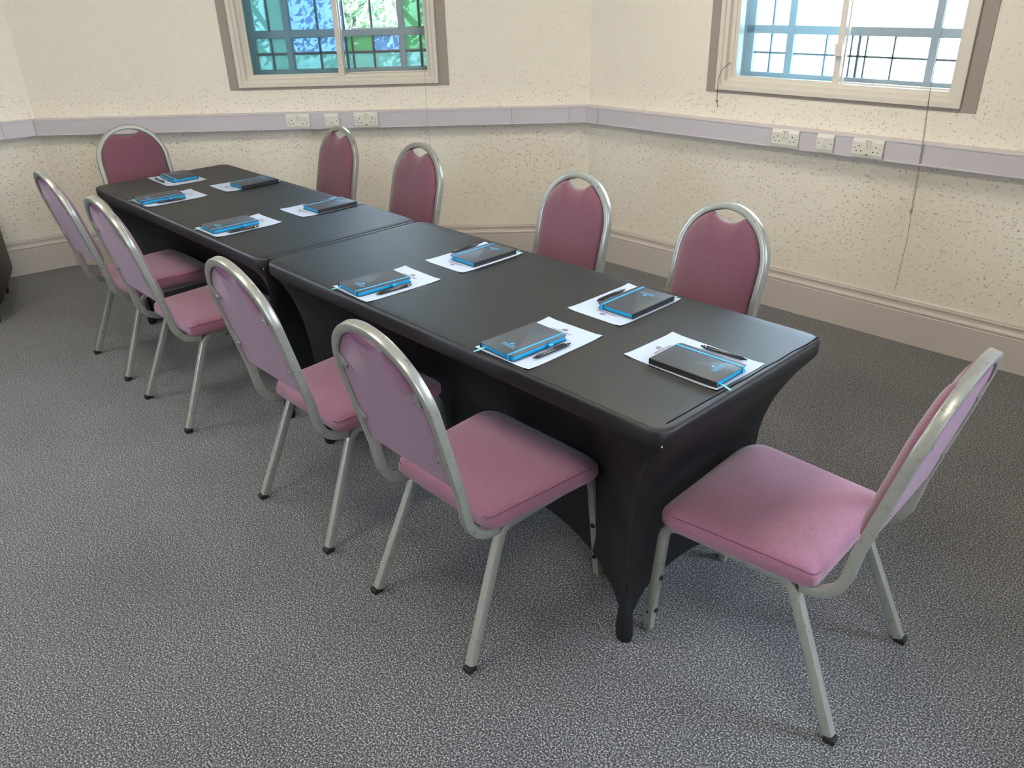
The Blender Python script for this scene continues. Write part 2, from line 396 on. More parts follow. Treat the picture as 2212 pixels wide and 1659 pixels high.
# dado cable trunking on the three walls in view (and one more round each corner)
TZ0, TZ1, TD = 0.866, 0.964, 0.075
TR = [(0.0, TZ0), (TD - 0.002, TZ0), (TD, TZ0 + 0.002), (TD, TZ0 + 0.007), (TD - 0.002, TZ0 + 0.009), (TD - 0.002, TZ1 - 0.009), (TD, TZ1 - 0.007), (TD, TZ1 - 0.002), (TD - 0.002, TZ1), (0.0, TZ1)]
tr_lab = {0: 'grey plastic cable trunking along the left-hand wall beside the armchair', 1: 'grey plastic cable trunking under the left window', 2: 'grey plastic cable trunking under the right window', }
for i in (0, 1, 2):
    bm = bmesh.new(); j = (i + 1) % 8; ra = []; rb = []
    for dep, z in TR:
        P = offset_poly(V, OFF - dep); ra.append(bm.verts.new((P[i].x, P[i].y, z))); rb.append(bm.verts.new((P[j].x, P[j].y, z)))
    for k in range(len(TR) - 1): bm.faces.new((ra[k], rb[k], rb[k + 1], ra[k + 1]))
    bm.faces.new(ra); bm.faces.new(rb[::-1])
    t = finish('cable_trunking', bm, 'trunking_pvc'); tag(t, tr_lab[i], 'trunking', 'runs of grey cable trunking around the room')
    a, d, n, L = wall_frame(i)
    joints = {0: [L - 0.19], 1: [0.0 + 0.02, 3.02, L - 0.12], 2: [0.12, 3.2]}[i]
    for ju in joints:                      # clip-on cover pieces over the joints, darker grey than the run
        bm = bmesh.new(); w = 0.0012
        for (uu, ww) in ((ju, w),):
            pa = a + d * (uu - ww) - n * (TD - OFF + 0.0008); pb = a + d * (uu + ww) - n * (TD - OFF + 0.0008); pc = pb + n * 0.003; pd = pa + n * 0.003
            hexa(bm, (pa, pb, pc, pd), TZ0 + 0.001, TZ1 - 0.001)
        MATS.setdefault('joint_grey', mat('joint_grey', srgb(150, 143, 142), 0.6)) if 'joint_grey' not in MATS else None
        finish('joint_strip', bm, 'joint_grey', t)

def WM(i):
    """matrix from wall coordinates (u along, depth outwards, z up; origin at V[i] on the skirting-face plane) to world"""
    a, d, n, L = wall_frame(i)
    return Matrix(((d.x, n.x, 0, a.x), (d.y, n.y, 0, a.y), (0, 0, 1, 0), (0, 0, 0, 1)))

# ------------------------------------------------------------------ sockets
def socket(i, u, wide, usb, label):
    r = empty('double_socket' if wide else 'data_outlet'); r.matrix_world = WM(i) @ Matrix.Translation((u, OFF - TD - 0.0, 0.9165))
    W_ = 0.146 if wide else 0.086; H_ = 0.086
    bm = bmesh.new(); D = 0.011
    sec = [(-H_ / 2, 0.0), (-H_ / 2, -0.006), (-H_ / 2 + 0.016, -D), (H_ / 2 - 0.016, -D), (H_ / 2, -0.006), (H_ / 2, 0.0)]
    L_ = [bm.verts.new((-W_ / 2, y, z)) for z, y in sec]; R_ = [bm.verts.new((W_ / 2, y, z)) for z, y in sec]
    for k in range(len(sec)): bm.faces.new((L_[k], R_[k], R_[(k + 1) % 6], L_[(k + 1) % 6]))
    bm.faces.new(L_[::-1]); bm.faces.new(R_)
    fp = finish('faceplate', bm, 'socket_white', r)
    e = 0.0006
    if wide:
        for sx in (-1, 1):
            bm = bmesh.new(); box(bm, (sx * 0.0085 - 0.0062, -D - 0.006, 0.004), (sx * 0.0085 + 0.0062, -D + 0.001, 0.031), 0.0012)
            finish('rocker_switch', bm, 'socket_white', r)
        bm = bmesh.new(); box(bm, (-0.017, -D - 0.0035, 0.031), (0.017, -D + 0.001, 0.039), 0.001); finish('switch_surround', bm, 'socket_white', r)
        bm = bmesh.new(); box(bm, (-0.010, -D - 0.0042, 0.0345), (0.010, -D - 0.003, 0.0365)); finish('maker_mark', bm, 'screw_grey', r)
        for sx in (-1, 1):
            cx = sx * 0.040
            bm = bmesh.new()
            box(bm, (cx - 0.002, -D - e, 0.005), (cx + 0.002, -D + 0.002, 0.013)); 
            for q in (-0.011, 0.011): box(bm, (cx + q - 0.0033, -D - e, -0.0155), (cx + q + 0.0033, -D + 0.002, -0.0115))
            finish('pin_holes', bm, 'socket_hole', r)
    else:
        bm = bmesh.new(); box(bm, (-0.0125, -D - 0.002, -0.026), (0.0125, -D + 0.001, 0.026), 0.0008); finish('outlet_module', bm, 'socket_white', r)
        bm = bmesh.new(); box(bm, (-0.0065, -D - 0.0026, -0.019), (0.0065, -D - 0.0015, -0.006)); finish('outlet_shutter', bm, 'trunking_pvc', r)
        bm = bmesh.new(); box(bm, (-0.001, -D - 0.0026, 0.013), (0.001, -D - 0.0015, 0.018)); finish('indicator_slot', bm, 'screw_grey', r)
    if usb:
        bm = bmesh.new(); box(bm, (-0.0065, -D - e, -0.031), (0.0065, -D + 0.002, -0.026)); finish('charging_port', bm, 'usb_port', r)
    for sx in (-1, 1):
        bm = bmesh.new(); cyl(bm, (sx * (0.060 if wide else 0.030), -D + 0.001, 0.0), (0, -1, 0), 0.0028, 0.0018, 10); finish('screw', bm, 'screw_grey', r)
    return tag(r, label, 'socket' if wide else 'network socket', 'double power sockets on the trunking' if wide else 'single data outlets on the trunking')
socket(1, 1.693, True, False, 'white double power socket on trunking under the left window, left of its pair')
socket(1, 1.905, False, False, 'small square data outlet on trunking under the left window')
socket(1, 2.118, True, True, 'white double socket with charging port under the left window')
socket(2, 2.53 - 1.166, True, False, 'white double power socket on trunking under the right window, left of its pair')
socket(2, 2.53 - 0.954, False, False, 'small square data outlet on trunking under the right window')
socket(2, 2.53 - 0.744, True, True, 'white double socket with charging port under the right window')

# ------------------------------------------------------------------ windows
def wbox(bm, M, u0, u1, y0, y1, z0, z1, bev=0.0): box(bm, (u0, y0, z0), (u1, y1, z1), bev, M)
def window(idx, i, U, kind):
    r = empty('window_%d' % idx); r['kind'] = 'structure'; r.matrix_world = WM(i)
    M = Matrix.Translation((U, 0, 0))
    ZT = 2.22
    # painted band round the opening, flat on the wall
    bm = bmesh.new(); y1 = OFF + 0.001; y0 = OFF - 0.004
    wbox(bm, M, -0.136, -0.070, y0, y1, 1.098, ZT + 0.09, 0.0015); wbox(bm, M, 1.160, 1.228, y0, y1, 1.098, ZT + 0.09, 0.0015)
    wbox(bm, M, -0.070, 1.160, y0, y1, 1.096, 1.118, 0.0015); wbox(bm, M, -0.070, 1.160, y0, y1, ZT + 0.03, ZT + 0.09, 0.0015)
    finish('painted_band', bm, 'band_taupe', r)
    # stepped inner frame of the secondary glazing
    bm = bmesh.new()
    for (o, ya, yb) in ((0.0, OFF - 0.016, OFF + 0.06), (0.022, OFF - 0.004, OFF + 0.085), (0.044, OFF + 0.022, OFF + 0.11)):
        w = 0.024
        L0, R0, B0, T0 = -0.074 + o, 1.163 - o, 1.112 + o * 0.9, ZT + 0.03 - o
        wbox(bm, M, L0, L0 + w, ya, yb, B0, T0, 0.002); wbox(bm, M, R0 - w, R0, ya, yb, B0, T0, 0.002)
        wbox(bm, M, L0 + w - 0.001, R0 - w + 0.001, ya + 0.0006, yb, B0 + 0.0004, B0 + w, 0.002); wbox(bm, M, L0 + w - 0.001, R0 - w + 0.001, ya + 0.0006, yb, T0 - w, T0 - 0.0004, 0.002)
    fr = finish('window_frame', bm, 'window_white', r)
    # sliding sash in front (left), fixed sash behind (right)
    def sash(name, u0, u1, y, gl, wl, wr):
        bm = bmesh.new(); z0, z1 = 1.160, ZT - 0.02
        wbox(bm, M, u0, u0 + wl, y - 0.010, y + 0.010, z0, z1, 0.0015); wbox(bm, M, u1 - wr, u1, y - 0.010, y + 0.010, z0, z1, 0.0015)
        wbox(bm, M, u0 + wl, u1 - wr, y - 0.010, y + 0.010, z0, z0 + 0.022, 0.0015); wbox(bm, M, u0 + wl, u1 - wr, y - 0.010, y + 0.010, z1 - 0.022, z1, 0.0015)
        s = finish(name, bm, 'window_white', r)
        bm = bmesh.new(); wbox(bm, M, u0 + wl - 0.002, u1 - wr + 0.002, y - 0.002, y + 0.002, z0 + 0.02, z1 - 0.02); finish('pane', bm, gl, s)
        return s
    s = sash('sliding_sash', -0.012, 0.578, OFF + 0.040, 'glass_sash', 0.024, 0.030)
    hz = 1.170 if idx == 1 else 1.300
    bm = bmesh.new(); wbox(bm, M, 0.550, 0.586, OFF + 0.008, OFF + 0.032, hz, hz + 0.055, 0.002); finish('sash_handle', bm, 'window_white', s)
    hz2 = 1.235 if idx == 1 else 1.235
    bm = bmesh.new(); wbox(bm, M, -0.018, -0.010, OFF + 0.028, OFF + 0.046, hz2, hz2 + 0.045, 0.001); finish('finger_pull', bm, 'window_white', s)
    sash('fixed_sash', 0.575, 1.135, OFF + 0.066, 'glass_clear', 0.010, 0.018)
    # the old outer window: painted timber with glazing bars
    bm = bmesh.new(); ya, yb = 0.225, 0.275
    wbox(bm, M, -0.10, 0.0, ya, yb, 1.12, ZT + 0.1, 0.002); wbox(bm, M, 1.136, 1.23, ya, yb, 1.12, ZT + 0.1, 0.002)
    wbox(bm, M, -0.10, 1.23, ya - 0.004, yb, 1.10, 1.188, 0.003); wbox(bm, M, -0.10, 1.23, ya, yb, 1.377, 1.417, 0.002); wbox(bm, M, -0.10, 1.23, ya, yb, ZT - 0.03, ZT + 0.1, 0.002)
    for (x0, x1) in ((0.192, 0.231), (0.908, 0.944)): wbox(bm, M, x0, x1, ya - 0.002, yb, 1.12, ZT, 0.002)
    finish('timber_frame', bm, 'sash_blue_grey', r)
    bm = bmesh.new(); ya, yb = 0.238, 0.262
    vb = [0.096, 0.402, 0.571, 0.609, 0.742, 1.041] if idx == 1 else [0.096, 0.402, 0.533, 0.571, 0.609, 0.742]
    for x in vb: wbox(bm, M, x - (0.006 if x in (0.571,) else 0.004), x + (0.006 if x in (0.571,) else 0.004), ya, yb, 1.188, 1.377)
    wbox(bm, M, 0.0, 1.136, ya, yb, 1.279, 1.288)
    for x in ([0.096, 0.402, 0.571, 0.742, 1.041] if idx == 1 else [0.096]): wbox(bm, M, x - 0.004, x + 0.004, ya, yb, 1.417, ZT)
    finish('glazing_bars', bm, 'bar_green_grey', r)
    if idx == 1:           # pale putty round the little panes
        bm = bmesh.new()
        zs = [(1.188, 1.279), (1.288, 1.377), (1.417, ZT - 0.03)]
        xs = [(0.0, 0.092), (0.100, 0.192), (0.231, 0.398), (0.406, 0.565), (0.613, 0.738), (0.746, 0.908), (0.944, 1.037), (1.045, 1.136)]
        for x0, x1 in xs:
            for z0, z1 in zs:
                g = 0.0035
                wbox(bm, M, x0, x0 + g, 0.246, 0.254, z0, z1); wbox(bm, M, x1 - g, x1, 0.246, 0.254, z0, z1)
                wbox(bm, M, x0, x1, 0.246, 0.254, z0, z0 + g * 1.6); wbox(bm, M, x0, x1, 0.246, 0.254, z1 - g, z1)
        finish('putty', bm, 'putty_white', r)
        groups = {'glass_aqua': [(0.0, 0.192, 1.188, 1.377), (0.231, 0.908, 1.188, 1.279), (0.944, 1.136, 1.188, 1.279), (0.0, 0.192, 1.417, ZT)],
                  'glass_green': [(0.571, 0.742, 1.288, 1.377), (0.944, 1.136, 1.288, 1.377), (0.944, 1.136, 1.417, ZT)],
                  'glass_blue': [(0.231, 0.565, 1.288, 1.377), (0.742, 0.908, 1.288, 1.377), (0.231, 0.565, 1.417, ZT)],
                  'glass_clear': [(0.571, 0.908, 1.417, ZT)]}
    else:
        groups = {'glass_clear': [(0.0, 1.136, 1.188, ZT)]}
    for gm, rs in groups.items():
        bm = bmesh.new()
        for (x0, x1, z0, z1) in rs: wbox(bm, M, x0, x1, 0.249, 0.251, z0, z1)
        finish('outer_glass', bm, gm, r)
    # light portal: helps the renderer find the daylight
    return r
WIN = {1: window(1, 1, W1U, 'a'), 2: window(2, 2, W2U, 'b')}
for k, i in enumerate((3, 4, 0, 7)):     # windows of the walls behind and beside the camera
    r = empty('window_%d' % (k + 3)); r['kind'] = 'structure'; r.matrix_world = WM(i); U = openings[i]; M = Matrix.Translation((U, 0, 0))
    bm = bmesh.new()
    wbox(bm, M, -0.045, 0.01, 0.12, 0.2, 1.125, 2.25); wbox(bm, M, 1.125, 1.18, 0.12, 0.2, 1.125, 2.25); wbox(bm, M, 0.55, 0.59, 0.12, 0.2, 1.125, 2.25)
    wbox(bm, M, -0.045, 1.18, 0.12, 0.2, 1.125, 1.18); wbox(bm, M, -0.045, 1.18, 0.12, 0.2, 2.2, 2.25); wbox(bm, M, -0.045, 1.18, 0.12, 0.2, 1.377, 1.417)
    finish('window_frame', bm, 'window_white', r)
    bm = bmesh.new(); wbox(bm, M, 0, 1.136, 0.158, 0.162, 1.17, 2.21); finish('pane', bm, 'glass_clear', r)
for i in (0, 1, 2, 3, 4, 7):
    ld = bpy.data.lights.new('daylight_portal', 'AREA'); ld.shape = 'RECTANGLE'; ld.size = 1.2; ld.size_y = 1.1; ld.cycles.is_portal = True
    lo = bpy.data.objects.new('daylight_portal', ld); C.objects.link(lo)
    lo.matrix_world = WM(i) @ Matrix.Translation((openings[i] + 0.567, OFF + WT + 0.01, 1.69)) @ Matrix.Rotation(-PI / 2, 4, 'X')

# ------------------------------------------------------------------ cords
def cord(name, i, pts, r, material, label, cat, grp=None, extra=None):
    M = Matrix.Identity(4); bm = bmesh.new()
    for P in pts: tube(bm, smooth_path([M @ Vector(p) for p in P], 5), r, 6)
    if extra: extra(bm, M)
    o = finish(name, bm, material, WIN[i], smooth=True); o['label'] = label; return o
def knot(bm, M, p, R, r):
    seg = 14; pts = [M @ (Vector(p) + Vector((R * math.cos(2 * PI * k / seg), 0.001 * math.sin(4 * PI * k / seg), R * math.sin(2 * PI * k / seg)))) for k in range(seg + 1)]
    sweep(bm, pts, [(r * math.cos(2 * PI * q / 6), r * math.sin(2 * PI * q / 6)) for q in range(6)], (M.to_3x3() @ Vector((0, 1, 0))))
ux = 2.53
cord('blind_cord', 2, [[(ux - 0.531, -0.045, 2.6), (ux - 0.523, -0.048, 1.6), (ux - 0.519, -0.052, 1.2), (ux - 0.504, -0.06, 0.965), (ux - 0.506, -0.035, 0.80), (ux - 0.513, -0.006, 0.647)],
     [(ux - 0.519, -0.052, 1.2), (ux - 0.500, -0.06, 0.965), (ux - 0.502, -0.03, 0.80), (ux - 0.509, -0.006, 0.647)],
     [(ux - 0.511, -0.006, 0.647), (ux - 0.507, 0.0, 0.52), (ux - 0.511, 0.002, 0.42), (ux - 0.513, 0.0, 0.33), (ux - 0.516, 0.0, 0.262)]], 0.0011, 'cord_grey',
     'long thin grey blind cord knotted halfway down the wall right of the sockets', 'cord', None, lambda bm, M: (knot(bm, M, (ux - 0.511, -0.008, 0.653), 0.005, 0.0013), knot(bm, M, (ux - 0.512, -0.008, 0.643), 0.004, 0.0013)))
cord('pull_cord', 2, [[(ux - 1.583, OFF + 0.02, 1.245), (ux - 1.600, 0.0, 1.215), (ux - 1.613, -0.010, 1.16), (ux - 1.617, -0.004, 1.10), (ux - 1.620, 0.004, 1.062)], [(ux - 1.620, 0.004, 1.048), (ux - 1.612, 0.004, 1.030)]], 0.0016, 'cord_dark',
     'short dark knotted cord hanging at the left corner of the right window', 'cord', None, lambda bm, M: (knot(bm, M, (ux - 1.620, 0.002, 1.055), 0.0055, 0.0018), knot(bm, M, (ux - 1.612, 0.004, 1.029), 0.002, 0.0016)))
cord('blind_thread', 1, [[(2.500, -0.040, 2.6), (2.500, -0.043, 1.6), (2.501, -0.046, 1.19), (2.499, -0.055, 0.96), (2.500, -0.050, 0.8), (2.506, -0.02, 0.5), (2.508, -0.01, 0.40)]], 0.0009, 'thread_grey',
     'single thin thread hanging down past the left window and its sockets', 'cord')

# ------------------------------------------------------------------ chairs
S_ = 0.244; CS = 1 / math.sqrt(1 + S_ * S_); BX = 0.1875
def back_pt(x, v, off):
    """point in the back-frame plane: x across, v up the slope from z=.5, off forward"""
    z = 0.5 + v * CS; y = 0.040 - S_ * (v * CS)
    return Vector((x, y + off * CS, z + off * S_ * CS))
def chair():
    r = empty('stacking_chair')
    prof = rrect(0.025, 0.026, 0.004, 2)
    # back frame: one bent tube
    low = [(0.155, 0.3795), (0.128, 0.3835), (0.105, 0.392), (0.083, 0.408), (0.066, 0.434), (0.0565, 0.465)]
    left = [Vector((-BX, y, z)) for y, z in low]; left = smooth_path(left + [back_pt(-BX, 0.03, 0.0135)], 3)
    mid = []
    for k in range(33):
        a = PI - PI * k / 32; mid.append(back_pt(BX * math.cos(a), 0.285 + BX * math.sin(a), 0.0135))
    path = left + [back_pt(-BX, 0.15, 0.0135)] + mid + [back_pt(BX, 0.15, 0.0135)] + [Vector((-p.x, p.y, p.z)) for p in reversed(left)]
    n = Vector((0, CS, S_ * CS))
    bm = bmesh.new()
    # 'across' axis: plane normal while in the back plane, turning with the bend below
    def side_at(i):
        a = path[max(0, i - 1)]; b = path[min(len(path) - 1, i + 1)]; t = (b - a).normalized()
        x = Vector((1, 0, 0)); 
        if abs(path[i].x) >= BX - 1e-6:
            s = t.cross(x) * (1 if path[i].x < 0 else -1)
            return s if s.length > 1e-6 else n
        return n
    sweep(bm, path, [(b_, a_) for a_, b_ in prof], n, side_at=side_at)
    finish('back_frame', bm, 'chair_metal', r, smooth=True, angle=35)
    # legs and side rails
    for s in (-1, 1):
        fr = round_path([Vector((s * 0.203, 0.556, 0.0)), Vector((s * 0.193, 0.527, 0.3795)), Vector((s * BX, 0.42, 0.3795))], 0.062, 6)
        bm = bmesh.new(); sweep(bm, fr, prof, Vector((1, 0, 0))); lg = finish('leg', bm, 'chair_metal', r, smooth=True, angle=35)
        for z in (0.195, 0.072):
            y = 0.556 - (0.556 - 0.527) * z / 0.38 - 0.0125
            bm = bmesh.new(); cyl(bm, (s * 0.200, y + 0.002, z), (0, -1, 0), 0.0085, 0.008, 12, 0.006); finish('rubber_bumper', bm, 'rubber_black', lg, smooth=True)
        bm = bmesh.new(); sweep(bm, [Vector((s * BX, 0.42, 0.3795)), Vector((s * BX, 0.235, 0.3795))], prof, Vector((1, 0, 0))); finish('seat_rail', bm, 'chair_metal', r, smooth=True, angle=35)
        re = round_path([Vector((s * 0.218, 0.016, 0.016)), Vector((s * 0.190, 0.152, 0.325)), Vector((s * BX, 0.176, 0.3795)), Vector((s * BX, 0.235, 0.3795))], [0, 0.02, 0.05, 0], 6)
        bm = bmesh.new(); sweep(bm, re, prof, Vector((1, 0, 0))); lg = finish('leg', bm, 'chair_metal', r, smooth=True, angle=35)
        bm = bmesh.new(); box(bm, (s * 0.2205 - 0.0137, 0.009 - 0.0137, 0.0), (s * 0.2205 + 0.0137, 0.009 + 0.0157, 0.017), 0.003); finish('rubber_foot', bm, 'rubber_black', lg)
    for y in (0.20, 0.46):
        bm = bmesh.new(); box(bm, (-BX, y - 0.012, 0.366), (BX, y + 0.012, 0.386), 0.002); finish('cross_bar', bm, 'chair_metal', r)
    # seat cushion: rounded trapezoid, waterfall front
    def outline(ins, nseg=6):
        cs = [(-0.243, 0.540, 0.075), (0.243, 0.540, 0.075), (0.208, 0.118, 0.030), (-0.208, 0.118, 0.030)]
        pts = [Vector((x, y, 0)) for x, y, _ in cs]; out = []
        for k in range(4):
            p = pts[k]; a = (pts[k - 1] - p).normalized(); b = (pts[(k + 1) % 4] - p).normalized(); rr = cs[k][2]
            for q in range(nseg + 1):
                t = q / nseg; o = (1 - t) ** 2 * (p + a * rr) + 2 * t * (1 - t) * p + t * t * (p + b * rr)
                out.append(o)
        cen = Vector((0, 0.335, 0)); res = []
        for k, p in enumerate(out):
            d = p - cen; L = d.length; res.append(cen + d * ((L - ins) / L))
        # denser along the sides
        dense = []
        for k, p in enumerate(res):
            q = res[(k + 1) % len(res)]; dense.append(p)
            if (q - p).length > 0.08:
                for t in (0.2, 0.4, 0.6, 0.8): dense.append(p.lerp(q, t))
        return dense
    def sag(p): return -0.018 * max(0, (p.y - 0.45) / 0.09) ** 2 - 0.010 * max(0, (0.16 - p.y) / 0.04) ** 2
    bm = bmesh.new(); rings = []
    for ins, z, k in ((0.030, 0.394, 0), (0.006, 0.3945, 0), (0.0, 0.401, 0), (0.0, 0.425, 0.3), (0.003, 0.437, 0.8), (0.010, 0.4445, 1), (0.022, 0.449, 1), (0.045, 0.4525, 1), (0.09, 0.455, 0.6), (0.15, 0.4565, 0), (0.2, 0.457, 0)):
        rings.append([bm.verts.new((p.x, p.y, z + k * sag(p))) for p in outline(ins)])
    for a, b in zip(rings, rings[1:]):
        for k in range(len(a)): bm.faces.new((a[k], a[(k + 1) % len(a)], b[(k + 1) % len(a)], b[k]))
    bm.faces.new(rings[0][::-1]); bm.faces.new(rings[-1])
    st = finish('seat', bm, 'fabric_seat', r, smooth=True, angle=60)
    ol = outline(-0.0004)
    for s in (-1, 1):
        pp = [Vector((p.x, p.y, 0.4405 + 0.9 * sag(p))) for p in outline(0.0035) if p.x * s > 0.17 and 0.12 < p.y < 0.5]
        pp.sort(key=lambda p: p.y)
        bm = bmesh.new(); tube(bm, pp, 0.0013, 6); finish('seam', bm, 'seam_thread', st)
    # backrest
    out = [(-0.172, 0.062)]
    a0 = math.acos(-0.070 / 0.172)
    for k in range(15):
        a = PI - (PI - a0) * k / 14; out.append((0.172 * math.cos(a), 0.285 + 0.172 * math.sin(a)))
    xh, vh = out[-1]
    for k in range(1, 12):
        t = k / 12; x = xh + (-2 * xh) * t; out.append((x, vh - 0.024 * math.sin(PI * t) ** 0.8))
    out += [(-x, v) for x, v in reversed(out[:16])]
    dense = []
    for k in range(len(out)):
        p, q = out[k], out[(k + 1) % len(out)]; dense.append(p); L = math.hypot(q[0] - p[0], q[1] - p[1]); m_ = int(L / 0.03)
        for j in range(1, m_): dense.append((p[0] + (q[0] - p[0]) * j / m_, p[1] + (q[1] - p[1]) * j / m_))
    bm = bmesh.new(); rings = []
    cx, cv = 0.0, 0.24
    def ring(k, off): rings.append([bm.verts.new(back_pt(cx + (x - cx) * k, cv + (v - cv) * k, off)) for x, v in dense])
    ring(0.5, 0.0045); ring(0.985, 0.005); ring(0.998, 0.008); ring(1.0, 0.024)
    for k in (0.985, 0.955, 0.91, 0.84, 0.74, 0.6, 0.4, 0.2): ring(k, 0.026 + 0.028 * (1 - k ** 5) ** 0.6 )
    for a, b in zip(rings, rings[1:]):
        for k in range(len(a)): bm.faces.new((a[k], a[(k + 1) % len(a)], b[(k + 1) % len(a)], b[k]))
    bm.faces.new(rings[0][::-1]); bm.faces.new(rings[-1])
    bk = finish('backrest', bm, 'fabric_back', r, smooth=True, angle=50)
    bk.data.materials.append(MATS['fabric_pad'])
    for p in bk.data.polygons:
        if p.index >= 3 * len(dense): p.material_index = 1 if p.index != len(bk.data.polygons) - 2 else 0
    # mounting tabs on the rear
    for s in (-1, 1):
        for v in (0.345, 0.165):
            bm = bmesh.new()
            q = [(s * 0.177, v + 0.022), (s * 0.177, v - 0.030), (s * 0.157, v - 0.030), (s * 0.150, v - 0.020)]
            xo = 0.0 if v < 0.3 else 0.012
            lo = [bm.verts.new(back_pt(x - s * xo, w, 0.0005)) for x, w in q]; hi = [bm.verts.new(back_pt(x - s * xo, w, 0.0045)) for x, w in q]
            for k in range(4): bm.faces.new((lo[k], lo[(k + 1) % 4], hi[(k + 1) % 4], hi[k]))
            bm.faces.new(lo[::-1]); bm.faces.new(hi)
            tb = finish('mounting_tab', bm, 'chair_metal', r)
            bm = bmesh.new(); c = back_pt(s * (0.160 - xo), v - 0.020, 0.0008); cyl(bm, c, -n, 0.0035, 0.002, 10); finish('screw', bm, 'steel', tb)
    return r
GC = 'purple upholstered stacking chairs around the tables'
POSES = {
 'end': ((0.423, 0.3899), 1.6131, 'mauve stacking chair at the near end of the table, turned side-on at the right'),
 'n1': ((-0.5842, -0.3141), -0.0047, 'mauve stacking chair with back to us, nearest of the front row'),
 'n2': ((-1.2982, -0.3148), 0.0036, 'mauve stacking chair in front row, second from the right, at the near table'),
 'n3': ((-2.4109, -0.3047), -0.0037, 'mauve stacking chair in front row, nearer of the two at the far table'),
 'n4': ((-3.1139, -0.2963), -0.0106, 'mauve stacking chair at far left, last of the front row'),
 'f1': ((-3.0551, 1.09), 3.1014, 'mauve stacking chair across the far table, below the small data outlet, seen narrow'),
 'f2': ((-2.3033, 1.0637), 3.1051, 'mauve stacking chair across the table, behind the gap where both tables meet'),
 'f3': ((-1.264, 1.0656), 3.081, 'mauve stacking chair across the near table, left of its pair'),
 'f4': ((-0.5578, 1.0379), 2.9983, 'mauve stacking chair across the near table, rightmost against the back wall'),
 'h': ((-4.104, 0.3818), -1.6448, 'mauve stacking chair at the far head of the table facing us')}
ch0 = chair()
first = True
CH = {}
for k, ((x, y), a, lab) in POSES.items():
    c = ch0 if first else dup(ch0); first = False
    c.location = (x, y, 0); c.rotation_euler = (0, 0, a); tag(c, lab, 'chair', GC); CH[k] = c
# linking plate and wire ring on the front leg of the end chair
bm = bmesh.new(); box(bm, (-0.2185, 0.538, 0.004), (-0.2160, 0.563, 0.085), 0.001); pl = finish('linking_plate', bm, 'chair_metal', CH['end'])
for z in (0.070, 0.020):
    bm = bmesh.new(); cyl(bm, (-0.2183, 0.551, z), (-1, 0, 0), 0.004, 0.0018, 10); finish('screw', bm, 'steel', pl)
bm = bmesh.new(); seg = 28
pts = [Vector((-0.2215 - 0.004 * math.cos(2 * PI * k / seg), 0.568 + 0.0235 * math.cos(2 * PI * k / seg), 0.026 + 0.0235 * math.sin(2 * PI * k / seg))) for k in range(seg + 1)]
sweep(bm, pts, [(0.0011 * math.cos(2 * PI * q / 6), 0.0011 * math.sin(2 * PI * q / 6)) for q in range(6)], Vector((1, 0, 0))); finish('wire_ring', bm, 'steel', CH['end'], smooth=True)

